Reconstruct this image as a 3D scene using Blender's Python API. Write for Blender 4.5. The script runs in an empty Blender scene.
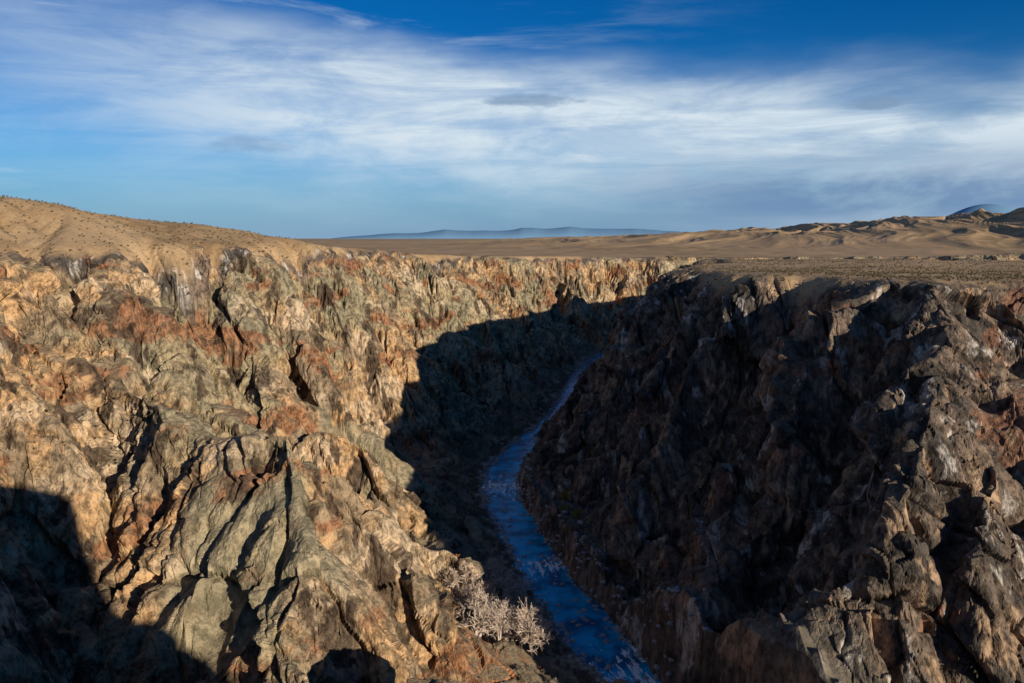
import bpy, math, numpy as np, time
T0=time.time()
rng=np.random.default_rng(7)
F=np.float32
# ---------------------------------------------------------------- noise
perm=rng.permutation(256).astype(np.int32); perm=np.concatenate([perm,perm,perm[:2]])
_g=rng.normal(size=(256,3)); _g/=np.linalg.norm(_g,axis=1)[:,None]; G3=_g.astype(F)
_a=rng.random(256)*2*np.pi; G2=np.stack([np.cos(_a),np.sin(_a)],1).astype(F)
R3=rng.random((256,3)).astype(F)
def fade(t): return t*t*t*(t*(t*6-15)+10)
def n2(x,y):
    xi=np.floor(x); yi=np.floor(y); xf=(x-xi).astype(F); yf=(y-yi).astype(F)
    X=xi.astype(np.int64)&255; Y=yi.astype(np.int64)&255
    u=fade(xf); v=fade(yf)
    def c(i,j):
        g=G2[perm[perm[(X+i)&255]+((Y+j)&255)]]
        return g[...,0]*(xf-i)+g[...,1]*(yf-j)
    a=c(0,0); b=c(1,0); a=a+(b-a)*u
    d=c(0,1); b=c(1,1); d=d+(b-d)*u
    return (a+(d-a)*v)*1.4
def n3(x,y,z):
    xi=np.floor(x); yi=np.floor(y); zi=np.floor(z)
    xf=(x-xi).astype(F); yf=(y-yi).astype(F); zf=(z-zi).astype(F)
    X=xi.astype(np.int64)&255; Y=yi.astype(np.int64)&255; Z=zi.astype(np.int64)&255
    u=fade(xf); v=fade(yf); w=fade(zf)
    def c(i,j,k):
        g=G3[perm[perm[perm[(X+i)&255]+((Y+j)&255)]+((Z+k)&255)]]
        return g[...,0]*(xf-i)+g[...,1]*(yf-j)+g[...,2]*(zf-k)
    r=[]
    for k in (0,1):
        a=c(0,0,k); b=c(1,0,k); a=a+(b-a)*u
        d=c(0,1,k); b=c(1,1,k); d=d+(b-d)*u
        r.append(a+(d-a)*v)
    return (r[0]+(r[1]-r[0])*w)*1.5
def fbm3(x,y,z,o,g):
    s=0;a=1
    for i in range(o):
        s=s+a*n3(x+i*7.7,y-i*3.1,z+i*5.9); a*=g; x=x*2.05; y=y*2.05; z=z*2.05
    return ((s-s.mean())/s.std()).astype(F)
def facet(x,y,z,seed,crack=.28,cw=.12):
    """blocky rock: nearest jittered cell, each cell is a tilted plane"""
    bx=np.floor(x-.5); by=np.floor(y-.5); bz=np.floor(z-.5)
    best=np.full(x.shape,9.,F); sec=np.full(x.shape,9.,F); val=np.zeros(x.shape,F)
    for i in (0,1):
        for j in (0,1):
            for k in (0,1):
                cx=bx+i; cy=by+j; cz=bz+k
                hsh=perm[perm[perm[(cx.astype(np.int64)+seed)&255]+(cy.astype(np.int64)&255)]+(cz.astype(np.int64)&255)]
                o=R3[hsh]*.8+.1
                dx=(x-cx-o[:,0]).astype(F); dy=(y-cy-o[:,1]).astype(F); dz=(z-cz-o[:,2]).astype(F)
                d=dx*dx+dy*dy+dz*dz
                g=G3[(hsh*7+13)&255]
                v=(g[:,0]*dx+g[:,1]*dy+g[:,2]*dz)*.9+(R3[(hsh*5+3)&255,0]-.5)*.9
                m=d<best
                sec=np.where(m,best,np.minimum(sec,d)); best=np.where(m,d,best); val=np.where(m,v,val)
    e=np.clip((np.sqrt(sec)-np.sqrt(best))/cw,0,1)
    return val-(1-e)*crack
def fbm2(x,y,o=3,g=.5):
    s=0;a=1
    for i in range(o):
        s=s+a*n2(x+i*17.3,y-i*9.1); a*=g; x=x*2.03; y=y*2.03
    return s
def ridge2(x,y,o=3,g=.5):
    s=0;a=1;t=0
    for i in range(o):
        s=s+a*(1-2*np.abs(n2(x+i*11.7,y+i*5.3))); t+=a; a*=g; x=x*2.07; y=y*2.07
    return s/t
def sst(a,b,x):
    t=np.clip((x-a)/(b-a),0,1); return t*t*(3-2*t)

# ---------------------------------------------------------------- layout (metres, eye at origin, looking +Y)
ZR=-150.0
def smooth_poly(P,it=2):
    P=np.array(P,float)
    for _ in range(it):
        Q=[P[0]]
        for a,b in zip(P[:-1],P[1:]):
            Q.append(a*.75+b*.25); Q.append(a*.25+b*.75)
        Q.append(P[-1]); P=np.array(Q)
    return P
river=smooth_poly([(380,-700),(310,-420),(240,-200),(170,-60),(118,50),(82,130),(60,195),(44,245),(30,290),(17,332),(8,380),(-5,440),
 (-8,500),(8,560),(36,640),(56,735),(78,868),(116,1019),(180,1130),(290,1250),(440,1370),(640,1450),(950,1500),(1500,1720),(2400,1900),(4000,2300)],2)
left_rim=smooth_poly([(220,-700),(170,-420),(125,-180),(96,-60),(80,-12),(56,6),(38,10),(20,3),(4,2.5),(-8,0),(-40,-16),(-120,-50),(-230,-50),(-350,10),(-400,110),(-330,230),(-250,310),(-205,365),(-168,430),(-160,490),(-128,560),(-140,650),
 (-122,750),(-85,870),(-40,1000),(40,1150),(150,1320),(290,1450),(480,1570),(800,1680),(1400,1900),(2300,2080),(4000,2500)],1)
right_rim=smooth_poly([(560,-700),(540,-420),(530,-150),(520,40),(460,190),(370,275),(270,305),(205,300),(168,285),(140,318),
 (110,358),(88,400),(98,480),(118,570),(155,640),(195,740),(225,860),(270,960),(360,1080),(500,1210),(660,1300),(950,1350),(1500,1550),(2400,1720),(4000,2080)],1)
spurs=[([(-190,345,-36),(-150,305,-52),(-112,262,-50),(-90,245,-41),(-63,256,-68),(-42,280,-100),(-20,302,-146)],1.25),
       ([(-90,245,-41),(-72,222,-66),(-52,198,-104),(-34,175,-148)],1.25),
       ([(-255,320,-8),(-215,270,-45),(-190,225,-90),(-160,190,-130)],1.2),
       ([(-155,470,-10),(-118,440,-45),(-80,415,-88),(-45,400,-135)],1.3),
       ([(-130,560,-12),(-95,560,-42),(-62,560,-88),(-30,565,-140)],1.3),
       ([(164,285,-15),(134,250,-27),(106,212,-62),(90,186,-102),(78,162,-145)],1.15),
       ([(50,8,-4),(69,31,-33),(82,55,-71)],1.45),  # unseen ridge beside the frame, added to cast the lower-left shadow
       ([(120,570,-22),(107,575,-50),(92,580,-78),(66,582,-110),(38,576,-140)],1.5),
       ([(92,400,-18),(68,396,-62),(42,390,-115),(25,388,-147)],1.6),
       ([(-125,750,-20),(-70,760,-60),(-10,770,-110),(30,775,-146)],1.2),
       ([(-60,940,-22),(-10,920,-70),(50,915,-130)],1.2),
       ([(60,1190,-34),(90,1120,-70),(120,1060,-125)],1.2)]
gul=[([(-205,372,-8),(-172,322,-55),(-134,262,-84),(-126,240,-108),(-100,185,-132),(-30,130,-149)],1.25),
     ([(-190,440,-10),(-140,395,-60),(-90,345,-105),(-40,330,-145)],1.2),
     ([(-148,520,-12),(-112,500,-50),(-70,480,-105),(-35,470,-145)],1.2),
     ([(-150,640,-18),(-90,640,-75),(-20,640,-140)],1.1),
     ([(-110,860,-22),(-50,850,-75),(40,850,-140)],1.1),
     ([(150,300,-16),(108,268,-70),(70,235,-135)],1.5),
     ([(235,285,-22),(195,215,-88),(145,150,-126),(96,100,-148)],.95),
     ([(108,450,-18),(70,450,-80),(25,455,-140)],1.5)]
def polyd(x,y,P,sl,sgn):
    out=None
    for (ax,ay,az_),(bx,by,bz) in zip(P[:-1],P[1:]):
        dx,dy=bx-ax,by-ay
        t=np.clip(((x-ax)*dx+(y-ay)*dy)/(dx*dx+dy*dy),0,1)
        d=np.sqrt((x-ax-t*dx)**2+(y-ay-t*dy)**2)
        v=az_+(bz-az_)*t+sgn*d*sl
        out=v if out is None else (np.maximum(out,v) if sgn<0 else np.minimum(out,v))
    return out
def dseg(x,y,P,ws=False):
    best=np.full(x.shape,1e12,F); sb=np.zeros(x.shape,F); s0=0
    for (ax,ay),(bx,by) in zip(P[:-1],P[1:]):
        dx,dy=bx-ax,by-ay; L=math.hypot(dx,dy)
        t=np.clip(((x-ax)*dx+(y-ay)*dy)/(dx*dx+dy*dy),0,1)
        d=(x-ax-t*dx)**2+(y-ay-t*dy)**2
        if ws: sb=np.where(d<best,s0+t*L,sb)
        np.minimum(best,d,out=best); s0+=L
    return (np.sqrt(best),sb) if ws else np.sqrt(best)
def inside(x,y,P):
    c=np.zeros(x.shape,bool); n=len(P)
    for i in range(n):
        ax,ay=P[i]; bx,by=P[(i+1)%n]
        if ay==by: continue
        m=((ay>y)!=(by>y))&(x<(bx-ax)*(y-ay)/(by-ay)+ax)
        c^=m
    return c
canyon=np.concatenate([left_rim,right_rim[::-1]])
leftside=np.concatenate([left_rim,river[::-1]])
ERO=None
def terrain(x,y):
    x=x.astype(F); y=y.astype(F)
    r=np.hypot(x,y); azr=np.arctan2(x,y)
    dr0=dseg(x,y,river)
    wa=sst(14,50,dr0)*(0.02+0.98*sst(50,160,r))
    far=sst(500,1500,r)
    wx=fbm2(x/95+3,y/95,2)*17*(1+far*.6)+fbm2(x/31+9,y/31+4,2,.5)*5
    wy=fbm2(x/95-8,y/95+12,2)*17*(1+far*.6)+fbm2(x/31-21,y/31+7,2,.5)*5
    X=x+wx*wa; Y=y+wy*wa
    dr,s=dseg(X,Y,river,True); ins=inside(X,Y,canyon); left=inside(X,Y,leftside)
    dl=dseg(X,Y,left_rim); dR=dseg(X,Y,right_rim)
    de=np.where(left,dl,dR)
    isl=left|((~ins)&(dl<dR))
    d_in=np.where(ins,0,dl)
    zl=-3-sst(520,1100,y)*20-sst(1000,1700,y)*16
    hill=(1-sst(470,760,y-x*0.15))*sst(120,330,r)
    zl=zl+hill*(sst(0,90,d_in)*20+sst(40,260,d_in)*24)+fbm2(x/180,y/180,3)*3*sst(10,90,d_in)*sst(30,100,r)
    zr=-2.6-12.5*sst(20,230,r)-5*sst(300,600,r)-16*sst(700,1500,r)
    d_ir=np.where(ins,0,dR)
    zr=zr+fbm2(x/150,y/150,3)*2.6*sst(10,80,d_ir)
    zp=np.where(isl,zl,zr)
    zp=np.where(r<60,np.minimum(zp,-2.6),zp)
    az=np.degrees(azr)
    fx=x*.94-y*.34; fy=x*.34+y*.94
    fold=ridge2(fx/290+fbm2(x/700,y/700,2)*.5,fy/1500,4,.43)
    hm=sst(1900,4200,r)*(1-sst(6500,9000,r)*.4)
    ha=(10+sst(-10,8,az)*36+sst(4,20,az)*40+sst(14,34,az)*66)*sst(-26,-6,az)*(1-sst(75,110,az))
    hills=hm*ha*(0.64+.52*fold+.12*fbm2(x/2500,y/2500,2))
    zp=zp+np.where(r>1500,hills,0)
    zp=zp-sst(9000,14000,r)*hills*.9*(r>1500)
    fl=np.where(left,13,11)+4*n2(x/40,y/40)
    drr=np.maximum(dr-fl,0); u=drr/(drr+de+1e-3)
    pl=np.interp(u,[0,.06,.3,.5,.72,.93,1],[0,.03,.23,.44,.69,.945,1])
    pr=np.interp(u,[0,.04,.2,.4,.6,.8,.93,1],[0,.10,.31,.51,.70,.87,.965,1])
    p=np.where(left,pl,pr)
    env=4*u*(1-u)
    hgt=(ZR+.8)+(zp-ZR-.8)*p
    sx=x+wx*.6*wa; sy=y+wy*.6*wa
    ww=n2(x/45,y/45)*.35
    g1=np.minimum(np.abs(n2(s/75+ww,u*.8+3))*2.0,1)
    hgt=hgt+env*(g1-.4)*36*(1+far*.8)*sst(60,180,r)
    for P,sl in spurs:
        hs=polyd(sx,sy,P,sl,-1); k=4.0
        hh=np.clip(.5+.5*(hs-hgt)/k,0,1); hgt=hgt*(1-hh)+hs*hh+k*hh*(1-hh)
    for P,sl in gul:
        hs=polyd(sx,sy,P,sl,1); k=4.0
        hh=np.clip(.5+.5*(hgt-hs)/k,0,1); hgt=hgt*(1-hh)+hs*hh-k*hh*(1-hh)
    e2=sst(0,.12,u)*sst(0,.10,1-u)
    wall=hgt+e2*((ridge2(x/52,y/52,3,.5)-.35)*9)
    wall=np.minimum(wall,zp+1.5)
    cap=-2.6-.86*np.maximum(r-2,0)+5000*sst(140,260,r)+900*sst(.70,1.0,np.abs(azr))
    wall=np.where(cap<wall,cap,wall)
    h=np.where(ins,np.maximum(wall,ZR+.3),zp)
    if ERO is not None:
        e,gx0,gy0,c=ERO
        fx=np.clip((x-gx0)/c,0,e.shape[0]-1.001); fy=np.clip((y-gy0)/c,0,e.shape[1]-1.001)
        ix=fx.astype(int); iy=fy.astype(int); a=fx-ix; b_=fy-iy
        h=h+(e[ix,iy]*(1-a)*(1-b_)+e[ix+1,iy]*a*(1-b_)+e[ix,iy+1]*(1-a)*b_+e[ix+1,iy+1]*a*b_)*sst(70,150,r)
    rimx=np.exp(-np.minimum(dl,dR)/7)
    rockm=np.where(ins,sst(.0,.10,u),rimx*.9)
    # uneven banks, gravel bars
    w0=11.0+3.8*n2(x/24+2,y/24)+1.6*n2(x/7,y/7)
    b=sst(w0-2,w0+1.6,dr0); h=(ZR-1.5)*(1-b)+h*b
    lo=(1-sst(.05,.30,u))*ins
    plat=np.where(ins,0,1-rimx)
    return h,rockm,left.astype(F),lo,plat,ins,u,dr0

# ---------------------------------------------------------------- drainage erosion on a regular grid
c=2.5; gx0,gy0=-560.,-160.; GX=np.arange(gx0,640,c); GY=np.arange(gy0,1560,c)
gx,gy=np.meshgrid(GX,GY,indexing='ij')
h0,_,_,_,_,in0,_,d0=terrain(gx.ravel(),gy.ravel()); nx_,ny_=gx.shape
H=h0.reshape(nx_,ny_).astype(np.float64); base=H.copy(); fixed=(d0.reshape(nx_,ny_)<15)
H+=rng.normal(size=H.shape)*.5
flat=np.arange(nx_*ny_).reshape(nx_,ny_)
for it in range(34):
    best=np.full(H.shape,1e-6); rec=flat.copy()
    for i in (-1,0,1):
        for j in (-1,0,1):
            if i==0 and j==0: continue
            sh=np.roll(H,(-i,-j),(0,1)); dd=(H-sh)/math.hypot(i,j)*(rng.random(H.shape)*.5+.75)
            mk=dd>best; best=np.where(mk,dd,best); rec=np.where(mk,np.roll(flat,(-i,-j),(0,1)),rec)
    rec[0]=flat[0];rec[-1]=flat[-1];rec[:,0]=flat[:,0];rec[:,-1]=flat[:,-1]
    rf=rec.ravel(); A_=np.ones(rf.size); p=rf.copy(); alive=p!=flat.ravel(); p=p[alive]
    for s in range(110):
        A_+=np.bincount(p,minlength=rf.size)
        q=rf[p]; p=q[q!=p]
        if p.size==0: break
    Fk=(.040*np.sqrt(A_)).reshape(H.shape)
    Hr=H.ravel()[rf].reshape(H.shape)
    Hn=(H+Fk*Hr)/(1+Fk)
    lap=np.roll(Hn,1,0)+np.roll(Hn,-1,0)+np.roll(Hn,1,1)+np.roll(Hn,-1,1)-4*Hn
    Hn=Hn+.03*lap
    H=np.where(fixed,H,Hn)
d=H-base
for _ in range(2):
    d=d+.11*(np.roll(d,1,0)+np.roll(d,-1,0)+np.roll(d,1,1)+np.roll(d,-1,1)-4*d)
d=np.where(fixed,0,d)
edge=sst(0,120,np.minimum(np.minimum(gx-gx0,GX[-1]-gx),np.minimum(gy-gy0,GY[-1]-gy)))
ERO=((d*edge).astype(F),gx0,gy0,c)
print('erosion',time.time()-T0,d.min(),d.mean())

# ---------------------------------------------------------------- terrain sheet
fine=np.radians(np.linspace(-41,41,1420))
coarse=np.radians(np.linspace(41,319,260)[1:-1])
A=np.concatenate([fine,coarse])
def geo(a,b,n): return np.exp(np.linspace(math.log(a),math.log(b),n,endpoint=False))
R=np.concatenate([geo(.6,60,50),geo(60,150,90),geo(150,330,430),geo(330,700,360),geo(700,1700,310),geo(1700,9000,260),geo(9000,60000,40),[60000]])
na,nr=len(A),len(R)
AA,RR=np.meshgrid(A,R,indexing='ij')
x=(RR*np.sin(AA)); y=(RR*np.cos(AA))
h=np.empty(x.shape,F); at=[np.empty(x.shape,F) for _ in range(4)]
for s in range(0,na,140):
    sl=slice(s,min(na,s+140))
    hh,rm,lf,lo,plat,ins,u,dr0=terrain(x[sl].ravel(),y[sl].ravel())
    sh=x[sl].shape
    h[sl]=hh.reshape(sh)
    for k,v in enumerate((rm,lf,lo,plat)): at[k][sl]=v.reshape(sh)
print('terrain',time.time()-T0)
P=np.stack([x,y,h],-1).astype(F)
def normals(P):
    da=np.empty_like(P); da[1:-1]=P[2:]-P[:-2]; da[0]=P[1]-P[-1]; da[-1]=P[0]-P[-2]
    dr=np.empty_like(P); dr[:,1:-1]=P[:,2:]-P[:,:-2]; dr[:,0]=P[:,1]-P[:,0]; dr[:,-1]=P[:,-1]-P[:,-2]
    n=np.cross(da,dr); n/=np.linalg.norm(n,axis=-1,keepdims=True)+1e-9
    n[n[...,2]<0]*=-1
    return n
N=normals(P)
# smooth the displacement direction so neighbouring points do not cross
for _ in range(2):
    N[1:-1]=(N[:-2]+2*N[1:-1]+N[2:])/4; N[:,2:-2]=(N[:,:-4]+N[:,1:-3]+N[:,2:-2]+N[:,3:-1]+N[:,4:])/5
N/=np.linalg.norm(N,axis=-1,keepdims=True)+1e-9
rock=at[0]*sst(8,45,RR)
m=(RR>8)&(RR<2600)&(at[0]>0.01)
px,py,pz=P[m].T
steep=1-sst(.62,.95,N[m][:,2])
tal=sst(.05,.45,n3(px/62+3,py/62,pz/48)+.35*n3(px/17,py/17,pz/17)-.35*steep+.10)*(.35+.65*at[1][m])
wq=n3(px/26,py/26,pz/26)*4; wr=n3(px/7+9,py/7,pz/7)*1.0
bx_=px*.9+pz*.35; by_=py*.92-pz*.3; bz_=pz*.85-px*.3+py*.25
D=facet((bx_+wq)/24,(by_-wq)/24,(bz_)/44,11,.5,.09)*6.2
D+=facet((bx_+wr)/9,(by_-wr)/9,(bz_+wr)/18,57,.35,.14)*2.5*(1-.6*tal)
D+=facet((bx_+wr)/3.2,(by_)/3.2,(bz_-wr)/5.5,91)*.75*(1-.6*tal)
D+=n3(px/1.3,py/1.3,pz/1.6)*.25
D*=rock[m]*(.2+.8*steep)*(1-.35*tal)
P[m]+=N[m]*D[:,None]
del N
print('disp',time.time()-T0)
px,py,pz=P[m].T
def put(v):
    o=np.zeros(x.shape,F); o[m]=v; return o
a_tal=put(tal)
a_strat=put(fbm3((px*.8+pz*.6)/60,(py*.8-pz*.5)/60,(pz*.9-px*.4+py*.3)/22,5,.62))
a_vein=put(fbm3(px/10,(py+pz*.3)/18,(pz-px*.3)/44,5,.66))
a_med=put(fbm3(px/22,py/22,pz/28,4,.6))
a_big=put(fbm3(px/95+5,py/95,pz/80,3,.5))
print('fields',time.time()-T0)

def mesh_from(name,V,Fq,loop=4,smooth=False):
    me=bpy.data.meshes.new(name)
    V=np.asarray(V,F).reshape(-1,3); Fq=np.asarray(Fq,np.int32).reshape(-1,loop)
    me.vertices.add(len(V)); me.vertices.foreach_set('co',V.ravel())
    me.loops.add(Fq.size); me.loops.foreach_set('vertex_index',Fq.ravel())
    me.polygons.add(len(Fq)); me.polygons.foreach_set('loop_start',np.arange(0,Fq.size,loop,dtype=np.int32))
    me.polygons.foreach_set('use_smooth',np.full(len(Fq),smooth))
    me.update(calc_edges=True)
    return me
def obj(name,me,mat=None):
    o=bpy.data.objects.new(name,me); bpy.context.scene.collection.objects.link(o)
    if mat: me.materials.append(mat)
    return o
idx=np.arange(na*nr,dtype=np.int32).reshape(na,nr)
i2=np.roll(idx,-1,axis=0)
q=np.stack([idx[:,:-1],idx[:,1:],i2[:,1:],i2[:,:-1]],-1).reshape(-1,4)
me=mesh_from('canyon_terrain',P,q[:, ::-1],4,False)
for nm,v in (('rock',at[0]),('leftw',at[1]),('low',at[2]),('plat',at[3]),('strat',a_strat),('vein',a_vein),('med',a_med),('big',a_big),('tal',a_tal)):
    a=me.attributes.new(nm,'FLOAT','POINT'); a.data.foreach_set('value',v.ravel().astype(F))
print('mesh',time.time()-T0)

# ---------------------------------------------------------------- node helpers
class NT:
    def __init__(s,tree): s.t=tree; s.n=tree.nodes; s.l=tree.links
    def new(s,typ,**kw):
        n=s.n.new(typ)
        for k,v in kw.items(): setattr(n,k,v)
        return n
    def put(s,sock,v):
        if isinstance(v,bpy.types.NodeSocket): s.l.new(v,sock)
        elif v is not None: sock.default_value=v
    def math(s,op,a,b=None,c=None,clamp=False):
        n=s.new('ShaderNodeMath',operation=op); n.use_clamp=clamp
        s.put(n.inputs[0],a)
        if b is not None: s.put(n.inputs[1],b)
        if c is not None: s.put(n.inputs[2],c)
        return n.outputs[0]
    def mix(s,f,a,b,mode='MIX'):
        n=s.new('ShaderNodeMix',data_type='RGBA',blend_type=mode)
        s.put(n.inputs[0],f); s.put(n.inputs[6],a if isinstance(a,bpy.types.NodeSocket) else (*a,1)); s.put(n.inputs[7],b if isinstance(b,bpy.types.NodeSocket) else (*b,1))
        return n.outputs[2]
    def ss(s,a,b,v):
        n=s.new('ShaderNodeMapRange',interpolation_type='SMOOTHSTEP')
        s.put(n.inputs[0],v); n.inputs[1].default_value=a; n.inputs[2].default_value=b
        n.inputs[3].default_value=0; n.inputs[4].default_value=1
        if a>b:
            n.inputs[1].default_value=b; n.inputs[2].default_value=a; n.inputs[3].default_value=1; n.inputs[4].default_value=0
        return n.outputs[0]
    def noise(s,vec,scale,detail=4,rough=.55,typ='FBM',dist=0):
        n=s.new('ShaderNodeTexNoise'); n.noise_type=typ
        s.put(n.inputs['Vector'],vec); n.inputs['Scale'].default_value=scale; n.inputs['Detail'].default_value=detail
        n.inputs['Roughness'].default_value=rough; n.inputs['Distortion'].default_value=dist
        return n.outputs[0]
    def mapping(s,vec,scale=(1,1,1),rot=(0,0,0),loc=(0,0,0)):
        n=s.new('ShaderNodeMapping'); s.put(n.inputs[0],vec); n.inputs[1].default_value=loc
        n.inputs[2].default_value=rot; n.inputs[3].default_value=scale; return n.outputs[0]
    def attr(s,name): return s.new('ShaderNodeAttribute',attribute_name=name).outputs['Fac']
def material(name):
    m=bpy.data.materials.new(name); m.use_nodes=True
    t=NT(m.node_tree); b=m.node_tree.nodes['Principled BSDF']
    return m,t,b

# ---------------------------------------------------------------- rock material
mt,t,b=material('canyon_rock')
geo_=t.new('ShaderNodeNewGeometry'); pos=geo_.outputs['Position']
sep=t.new('ShaderNodeSeparateXYZ'); t.l.new(geo_.outputs['Normal'],sep.inputs[0]); nz=sep.outputs[2]
sp_=t.new('ShaderNodeSeparateXYZ'); t.l.new(pos,sp_.inputs[0]); pzz=sp_.outputs[2]
rk=t.attr('rock'); lw=t.attr('leftw'); low=t.attr('low'); plat=t.attr('plat')
big=t.attr('big'); med=t.attr('med'); strat=t.attr('strat'); veins=t.attr('vein')
fine_=t.noise(t.mapping(pos,(1,1,.6)),.32,5,.74)
M=lambda a,b_: t.math('MULTIPLY',a,b_)
c_=t.mix(t.ss(-.8,.8,med),(.57,.37,.195),(.32,.24,.155))
c_=t.mix(M(t.ss(.1,1.0,t.math('SUBTRACT',big,t.ss(-45,0,pzz))),.65),c_,(.31,.295,.195))
c_=t.mix(M(t.ss(.5,1.25,strat),.82),c_,(.33,.15,.075))
c_=t.mix(M(t.ss(-.7,-1.5,strat),.6),c_,(.66,.52,.36))
c_=t.mix(M(t.ss(.5,1.25,veins),.9),c_,(.09,.064,.046))
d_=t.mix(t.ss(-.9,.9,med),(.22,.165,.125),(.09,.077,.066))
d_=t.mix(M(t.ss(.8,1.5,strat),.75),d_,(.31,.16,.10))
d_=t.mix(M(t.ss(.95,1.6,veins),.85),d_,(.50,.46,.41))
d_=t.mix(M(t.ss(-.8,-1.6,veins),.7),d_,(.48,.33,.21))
rockc=t.mix(lw,d_,c_)  # base colours also carry light: left lightened for sun, right darkened for shade
f2=t.ss(.36,.62,fine_)
rockc=t.mix(1.0,rockc,t.mix(f2,(.38,.365,.35),(1.32,1.29,1.25)),'MULTIPLY')  # crevice shade and bright highlights painted in, following the bump noise
scree=t.mix(f2,(.075,.066,.05),(.22,.19,.145))
rockc=t.mix(M(low,t.ss(.45,.75,nz)),rockc,scree)
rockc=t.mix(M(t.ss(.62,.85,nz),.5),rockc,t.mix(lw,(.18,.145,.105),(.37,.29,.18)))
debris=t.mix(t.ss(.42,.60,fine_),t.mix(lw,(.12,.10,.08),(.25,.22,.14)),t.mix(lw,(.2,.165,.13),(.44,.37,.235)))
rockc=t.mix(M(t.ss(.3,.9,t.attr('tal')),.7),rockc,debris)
pn=t.noise(pos,.02,3,.6); pf=t.noise(pos,.5,4,.75)
pc=t.mix(t.ss(.35,.65,pn),(.40,.255,.13),(.52,.36,.20))
pc=t.mix(M(t.ss(.50,.62,pf),.55),pc,(.19,.14,.07))
pc=t.mix(t.ss(.4,.62,t.noise(pos,.0016,2,.6)),pc,(.50,.335,.19))
tot=t.mix(t.ss(.4,.85,plat),rockc,pc)
t.l.new(tot,b.inputs['Base Color']); b.inputs['Roughness'].default_value=.95
b.inputs['Specular IOR Level'].default_value=.15
bh=M(fine_,t.math('ADD',.12,M(rk,.88)))
bp=t.new('ShaderNodeBump'); bp.inputs['Strength'].default_value=.85; bp.inputs['Distance'].default_value=2.6
t.l.new(bh,bp.inputs['Height']); t.l.new(bp.outputs[0],b.inputs['Normal'])
ter=obj('canyon_terrain',me,mt)

# ---------------------------------------------------------------- river
rv=river[(river[:,1]>-300)&(river[:,0]<2500)]
seg=np.diff(rv,axis=0); L=np.concatenate([[0],np.cumsum(np.hypot(*seg.T))])
ns=2600; S=np.linspace(0,L[-1],ns); rx=np.interp(S,L,rv[:,0]); ry=np.interp(S,L,rv[:,1])
tx=np.gradient(rx); ty=np.gradient(ry); ll=np.hypot(tx,ty); nx,ny=-ty/ll,tx/ll
w=np.linspace(-18,18,30); nw=len(w)
VX=rx[:,None]+nx[:,None]*w; VY=ry[:,None]+ny[:,None]*w
VZ=ZR+.10*n2(VX/2.5,VY/2.5)+.16*n2(VX/6,VY/6)
V=np.stack([VX,VY,VZ],-1)
ii=np.arange(ns*nw).reshape(ns,nw)
q=np.stack([ii[:-1,:-1],ii[1:,:-1],ii[1:,1:],ii[:-1,1:]],-1)
me=mesh_from('river_water',V,q,4,True)
a=me.attributes.new('along','FLOAT','POINT'); a.data.foreach_set('value',np.repeat(S,nw).astype(F))
a=me.attributes.new('across','FLOAT','POINT'); a.data.foreach_set('value',np.tile(w,ns).astype(F))
s_of=lambda yy: S[np.argmin(np.abs(ry-yy)+(rx>200)*1e4)]
rap=np.zeros(ns)
for yy,wd in ((256,22),(352,14),(470,26),(800,60),(180,30)): rap+=np.exp(-((S-s_of(yy))/wd)**2)
a=me.attributes.new('rapid','FLOAT','POINT'); a.data.foreach_set('value',np.repeat(rap,nw).astype(F))
mw,t,b=material('river_water')
g=t.new('ShaderNodeNewGeometry'); pos=g.outputs['Position']
cmb=t.new('ShaderNodeCombineXYZ'); t.l.new(t.math('MULTIPLY',t.attr('along'),.07),cmb.inputs[0]); t.l.new(t.math('MULTIPLY',t.attr('across'),.26),cmb.inputs[1])
fo=t.noise(cmb.outputs[0],1.6,6,.76,dist=.5)
foam=t.ss(.61,.66,t.math('ADD',fo,t.math('SUBTRACT',t.math('MULTIPLY',t.attr('rapid'),.18),.05)))
col=t.mix(t.ss(.35,.65,t.noise(pos,.08,3)),(.0,.11,.24),(.0,.48,.80))  # water blue, brightened in base colour to stand in for sky reflection
col=t.mix(foam,col,(.97,.98,.96))
t.l.new(col,b.inputs['Base Color']); t.l.new(t.math('ADD',.2,t.math('MULTIPLY',foam,.6)),b.inputs['Roughness'])
b.inputs['Specular IOR Level'].default_value=.12
bp=t.new('ShaderNodeBump'); bp.inputs['Strength'].default_value=.5; bp.inputs['Distance'].default_value=.5
t.l.new(fo,bp.inputs['Height']); t.l.new(bp.outputs[0],b.inputs['Normal'])
obj('river_water',me,mw)

# ---------------------------------------------------------------- distant mountains
def mountains(name,az0,az1,dist,hmax,seed,rough,pw=.8,fr=5.):
    n=260; a=np.radians(np.linspace(az0,az1,n)); rows=14
    e=np.sin(np.linspace(0,np.pi,n))**pw
    prof=hmax*e*(1-rough+rough*ridge2(np.linspace(0,fr,n)+seed,np.full(n,seed*1.7),3,.4))
    V=[]
    for j in range(rows):
        f=j/(rows-1); rr=dist*(1+.12*f); hh=prof*math.sin(f*math.pi)**.8 if 0<f<1 else prof*0-60
        V.append(np.stack([rr*np.sin(a),rr*np.cos(a),hh-60+0*a],-1))
    V=np.array(V); ii=np.arange(rows*n).reshape(rows,n)
    q=np.stack([ii[:-1,:-1],ii[:-1,1:],ii[1:,1:],ii[1:,:-1]],-1)
    return mesh_from(name,V,q,4,True)
mm,t,b=material('hazy_mountain')
b.inputs['Base Color'].default_value=(.19,.36,.54,1); b.inputs['Roughness'].default_value=1; b.inputs['Specular IOR Level'].default_value=0  # blue of the distant air painted into the base colour
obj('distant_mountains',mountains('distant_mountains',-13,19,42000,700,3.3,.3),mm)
obj('distant_mountains',mountains('distant_mountains2',22,39,36000,1440,8.1,.0,5.0),mm)

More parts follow.
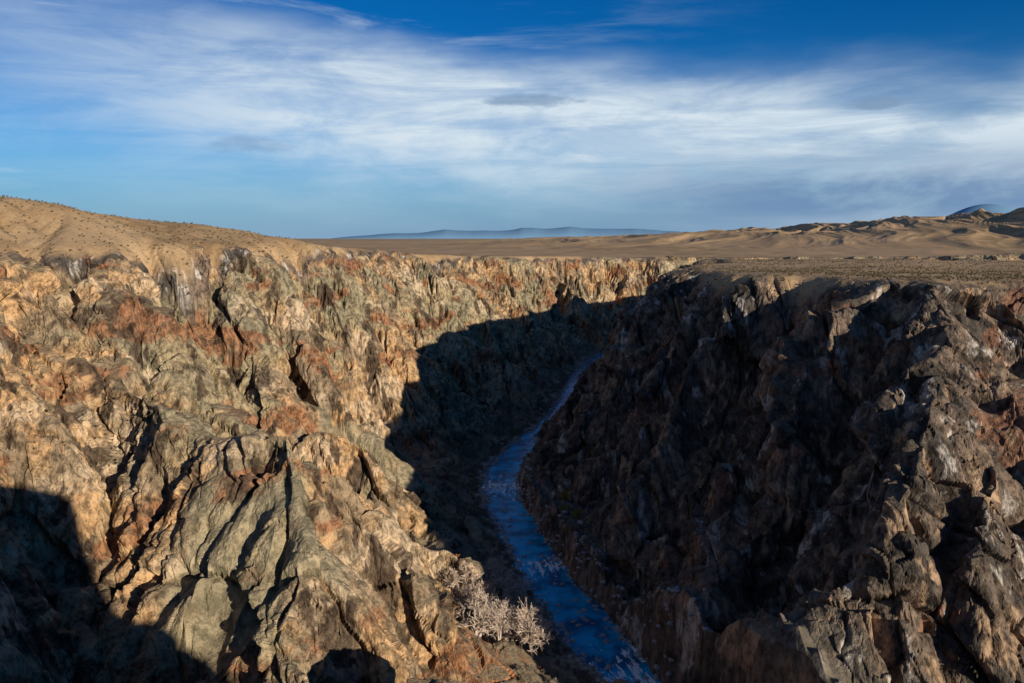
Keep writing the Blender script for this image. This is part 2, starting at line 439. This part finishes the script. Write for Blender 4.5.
# ---------------------------------------------------------------- vegetation
def hgt(xs,ys): return terrain(np.asarray(xs,F),np.asarray(ys,F))[0]
def tube(V,Fc,p0,p1,r0,r1):
    d=p1-p0; L=np.linalg.norm(d)+1e-9; d=d/L
    a=np.cross(d,[0,0,1.]) if abs(d[2])<.9 else np.cross(d,[1.,0,0]); a/=np.linalg.norm(a); bb=np.cross(d,a)
    k=len(V)
    for p,r in ((p0,r0),(p1,r1)):
        for q in range(3):
            an=q*2.0944; V.append(p+r*(math.cos(an)*a+math.sin(an)*bb))
    for q in range(3): Fc.append((k+q,k+(q+1)%3,k+3+(q+1)%3,k+3+q))
def bare_tree(seed,H,lv,stems=1,thick=1.0,tw=.05):
    rg=np.random.default_rng(seed); V=[];Fc=[]
    def grow(p,d,L,r,l):
        n=2
        for s in range(n):
            d2=d+rg.normal(size=3)*.13; d2/=np.linalg.norm(d2); p2=p+d2*L/n; r2=r*.82
            tube(V,Fc,p,p2,r,r2); p,d,r=p2,d2,r2
        if l==0: return
        for k in range(rg.integers(3,5) if l>1 else 5):
            nd=d*.75+rg.normal(size=3)*.55; nd[2]+=.25; nd/=np.linalg.norm(nd)
            grow(p-d*L*rg.random()*.5,nd,L*rg.uniform(.6,.8),max(r*.6,tw*thick),l-1)
    for s in range(stems):
        d=np.array([0,0,1.])+ (rg.normal(size=3)*.35*(stems>1)); d/=np.linalg.norm(d)
        grow(np.array([rg.normal()*.4*(stems>1),rg.normal()*.4*(stems>1),-.5]),d,H*.3,H*.02*thick,lv)
    return np.array(V),np.array(Fc)
def bark(name,c1,c2):
    m,t,b=material(name); g=t.new('ShaderNodeNewGeometry')
    t.l.new(t.mix(t.noise(g.outputs['Position'],.4,2),c1,c2),b.inputs['Base Color']); b.inputs['Roughness'].default_value=.9; return m
mb=bark('bare_twigs',(.68,.56,.45),(.48,.38,.30)); mb2=bark('thicket_twigs',(.17,.15,.10),(.36,.29,.21)); mg=bark('autumn_leaves',(.26,.22,.03),(.42,.28,.05)); mo=bark('red_scrub',(.38,.12,.03),(.42,.22,.06))
tv=[bare_tree(i,21,4,2 if i%2 else 3,1.2,.075) for i in range(4)]
tm=[mesh_from('bare_tree_%d'%i,v,f,4) for i,(v,f) in enumerate(tv)]
for m_ in tm: m_.materials.append(mb)
spots=[(-12,292),(-8,300),(-3,288),(-16,283),(-9,272),(-2,276),(-12,262),(-18,298),(2,306),(-4,260),(3,268),(-5,314),(4,284),(8,262)]
sx=np.array([s[0] for s in spots],float); sy=np.array([s[1] for s in spots],float); sz=hgt(sx,sy)
for i,(X,Y,Z) in enumerate(zip(sx,sy,sz)):
    o=bpy.data.objects.new('bare_tree',tm[i%4]); bpy.context.scene.collection.objects.link(o)
    o.location=(X,Y,Z); o.rotation_euler=(0,0,rng.random()*6.28); s=rng.uniform(.8,1.25); o.scale=(s,s,s*rng.uniform(.9,1.1))
def scatter(name,protos,xs,ys,zs,smin,smax,mat,loop=4,smooth=False):
    VV=[];FF=[];k=0
    for X,Y,Z in zip(xs,ys,zs):
        v,f=protos[rng.integers(len(protos))]; an=rng.random()*6.28; s=rng.uniform(smin,smax)
        c,s_=math.cos(an),math.sin(an)
        w=np.empty_like(v); w[:,0]=(v[:,0]*c-v[:,1]*s_)*s+X; w[:,1]=(v[:,0]*s_+v[:,1]*c)*s+Y; w[:,2]=v[:,2]*s+Z
        VV.append(w);FF.append(f+k);k+=len(v)
    return obj(name,mesh_from(name,np.concatenate(VV),np.concatenate(FF),loop,smooth),mat)
bush=[bare_tree(50+i,4.2,2,5,1.6) for i in range(5)]
def bank(n,s0,s1,o0,o1,side):
    s=rng.uniform(s0,s1,n); o=(o0+(o1-o0)*rng.random(n)**1.6)*side
    i=np.clip(np.searchsorted(S,s),0,ns-1)
    return rx[i]+nx[i]*o, ry[i]+ny[i]*o
B=[bank(700,s_of(230),s_of(900),14,42,1),bank(200,s_of(230),s_of(900),13.5,26,-1),bank(260,s_of(400),s_of(620),16,60,1)]
bx=np.concatenate([q[0] for q in B]); by=np.concatenate([q[1] for q in B]); bz=hgt(bx,by)
k=(bz<-112)&(bz>ZR); scatter('riverside_thicket',bush,bx[k],by[k],bz[k],.6,1.8,mb2)
B=bank(80,s_of(230),s_of(330),16,45,1); scatter('red_scrub',bush,B[0],B[1],hgt(*B),.4,.9,mo)
def leafy(seed,H,n):
    v,f=bare_tree(seed,H,2,2,1.3); rg=np.random.default_rng(seed); V=list(v);Fc=[tuple(q) for q in f]
    cen=v[rg.integers(len(v)//3,len(v),n)]+rg.normal(size=(n,3))*H*.07
    for c in cen:
        a=rg.normal(size=3); a/=np.linalg.norm(a); b_=np.cross(a,rg.normal(size=3)); b_/=np.linalg.norm(b_); s=rg.uniform(.15,.4); k=len(V)
        V+= [c-a*s,c+b_*s*.6,c+a*s,c-b_*s*.6]; Fc.append((k,k+1,k+2,k+3))
    return np.array(V),np.array(Fc)
for i,(X,Y) in enumerate([(25,374),(30,364),(26,384)]):
    v,f=leafy(80+i,8,1100); o=obj('willow_tree',mesh_from('willow_tree',v,f),mg); o.location=(X,Y,float(hgt([X],[Y])[0]))
print('veg',time.time()-T0)
def tuft(seed):
    rg=np.random.default_rng(seed); V=[];Fc=[]
    for j in range(14):
        an=rg.random()*6.28; tl=rg.uniform(.1,.6); d=np.array([math.cos(an)*tl,math.sin(an)*tl,.3+rg.random()*.25]); w_=np.array([-math.sin(an),math.cos(an),0])*.13
        k=len(V); V+=[-w_,w_,d+w_*.5,d-w_*.5]; Fc.append((k,k+1,k+2,k+3))
    return np.array(V),np.array(Fc)
tf=[tuft(i) for i in range(6)]
n=26000; a_=np.radians(rng.uniform(-40,40,n)); r_=np.exp(rng.uniform(math.log(180),math.log(1000),n)); X=r_*np.sin(a_); Y=r_*np.cos(a_)
o_=terrain(X,Y); hh=o_[0]; k=(~o_[5])|((o_[6]>.55)&(rng.random(n)<.35)&(o_[2]>.5))
ms=bark('dry_scrub',(.11,.095,.05),(.24,.19,.10)); scatter('dry_scrub',tf,X[k],Y[k],hh[k]+.1,.5,1.8,ms)
def boulder(seed):
    import bmesh
    bm=bmesh.new(); bmesh.ops.create_icosphere(bm,subdivisions=2,radius=1); v=np.array([q.co[:] for q in bm.verts]); f=np.array([[q.index for q in p.verts] for p in bm.faces]); bm.free()
    rg=np.random.default_rng(seed)
    for _ in range(9):
        d=rg.normal(size=3); d/=np.linalg.norm(d); c=rg.uniform(.5,.85); pr=v@d; v=v-np.outer(np.maximum(pr-c,0),d)
    return v*np.array([1,.8,.6])*rg.uniform(.8,1.2,3),f
bo=[boulder(i) for i in range(7)]
mbo=bark('boulder_stone',(.22,.21,.20),(.50,.47,.43))
B=[bank(1400,s_of(225),s_of(1000),9,17,1),bank(1200,s_of(225),s_of(1000),9,17,-1),bank(140,s_of(225),s_of(700),1,11,1),bank(140,s_of(225),s_of(700),1,11,-1)]
bx=np.concatenate([q[0] for q in B]); by=np.concatenate([q[1] for q in B]); bz=np.maximum(hgt(bx,by),ZR-.1)
scatter('river_boulders',bo,bx,by,bz,.3,1.8,mbo,3)
print('scatter',time.time()-T0)

# ---------------------------------------------------------------- light, world, camera
sun_el=math.radians(13.6); sd=np.array([.64,-.77]); sd/=np.hypot(*sd)
sv=np.array([sd[0]*math.cos(sun_el),sd[1]*math.cos(sun_el),math.sin(sun_el)])
from mathutils import Vector
L_=bpy.data.lights.new('sun','SUN'); L_.energy=5.0; L_.angle=math.radians(.5); L_.color=(1,.88,.71)
lo_=bpy.data.objects.new('sun',L_); bpy.context.scene.collection.objects.link(lo_); lo_.rotation_euler=Vector(sv).to_track_quat('Z','Y').to_euler()
W=bpy.data.worlds.new('World'); bpy.context.scene.world=W; W.use_nodes=True
t=NT(W.node_tree); bg=W.node_tree.nodes['Background']
sky=t.new('ShaderNodeTexSky',sky_type='NISHITA'); sky.sun_disc=False; sky.sun_elevation=sun_el; sky.sun_rotation=math.atan2(sd[0],sd[1])
sky.altitude=1200; sky.air_density=1.0; sky.dust_density=.3; sky.ozone_density=3
tc=t.new('ShaderNodeTexCoord'); dv=tc.outputs['Generated']
sp=t.new('ShaderNodeSeparateXYZ'); t.l.new(dv,sp.inputs[0])
hr=t.math('SQRT',t.math('ADD',t.math('MULTIPLY',sp.outputs[0],sp.outputs[0]),t.math('MULTIPLY',sp.outputs[1],sp.outputs[1])))
wv=t.math('DIVIDE',sp.outputs[2],t.math('MAXIMUM',hr,.02)); az=t.math('ARCTAN2',sp.outputs[0],sp.outputs[1])
cb=t.new('ShaderNodeCombineXYZ'); t.l.new(az,cb.inputs[0]); t.l.new(wv,cb.inputs[1]); uv=cb.outputs[0]
wc=t.math('SUBTRACT',.155,t.math('MULTIPLY',az,.09))
dlt=t.math('SUBTRACT',wv,wc)
wob=t.math('MULTIPLY',t.math('SUBTRACT',t.noise(t.mapping(uv,(2.0,6,1),(0,0,-.12)),1,4,.55),.5),.13)
dlt=t.math('ADD',dlt,wob)
band=t.math('MULTIPLY',t.ss(.095,.01,dlt),t.ss(-.17,-.03,dlt))
band=t.math('MULTIPLY',band,t.math('ADD',.30,t.math('MULTIPLY',t.ss(-.62,-.12,az),.70)))
streak=t.noise(t.mapping(uv,(2.6,22,1),(0,0,.16)),1.2,8,.64,dist=.5)
streak2=t.noise(t.mapping(uv,(3,9,1),(0,0,-.25)),1.7,7,.62,dist=.4)
cl=t.math('MULTIPLY',band,t.math('ADD',.62,t.math('MULTIPLY',t.ss(.34,.62,streak),.44)))
cl=t.math('MULTIPLY',cl,t.math('ADD',.64,t.math('MULTIPLY',t.ss(.36,.6,streak2),.44)))
wisps=t.math('MULTIPLY',t.math('MULTIPLY',t.ss(.45,.75,streak),t.ss(.35,-.35,az)),t.math('MULTIPLY',t.ss(.02,.10,wv),.55))
cl=t.math('MAXIMUM',cl,wisps,clamp=True)
tint=t.mix(t.ss(.08,.27,wv),(.22,.74,1.15),(.02,.52,1.0))
tint=t.mix(t.ss(.28,.9,wv),tint,(.02,.34,.72))
skyc=t.mix(1.0,sky.outputs[0],tint,'MULTIPLY')
skyc=t.mix(t.ss(.13,-.02,wv),skyc,t.mix(t.ss(-.5,.5,az),(3.0,4.8,6.8),(1.8,3.3,5.5)))
skyc=t.mix(cl,skyc,(7.9,9.2,10.2))
bank_=t.math('MULTIPLY',t.math('MULTIPLY',t.ss(.0,.35,az),t.math('MULTIPLY',t.ss(.0,.04,wv),t.ss(.12,.05,wv))),t.ss(.32,.55,streak2))
skyc=t.mix(t.math('MULTIPLY',bank_,.85),skyc,(1.5,2.9,5.3))
nzc=t.math('SUBTRACT',t.noise(t.mapping(uv,(9,30,1)),2.0,5,.65),.5)
for (ua,wa_,ru,rw,st) in [(.022,.166,.06,.008,.75),(.42,.150,.035,.008,.8),(-.31,.108,.05,.011,.4)]:
    du=t.math('DIVIDE',t.math('SUBTRACT',az,ua),ru); dw=t.math('DIVIDE',t.math('SUBTRACT',wv,wa_),rw)
    dd=t.math('ADD',t.math('MULTIPLY',du,du),t.math('MULTIPLY',dw,dw))
    mk=t.math('MULTIPLY',t.ss(1.3,.1,t.math('ADD',dd,t.math('MULTIPLY',nzc,3.8))),st)
    skyc=t.mix(mk,skyc,(2.4,3.8,5.8))
t.l.new(skyc,bg.inputs[0]); bg.inputs[1].default_value=.083
cam=bpy.data.cameras.new('camera'); cam.lens=28; cam.sensor_width=36; cam.clip_end=120000; cam.clip_start=.1
co=bpy.data.objects.new('camera',cam); bpy.context.scene.collection.objects.link(co); co.location=(0,0,0); co.rotation_euler=(math.radians(90-7.4),0,0)
bpy.context.scene.camera=co
vs=bpy.context.scene.view_settings; vs.view_transform='Standard'; vs.look='None'; vs.exposure=0
print('done',time.time()-T0)
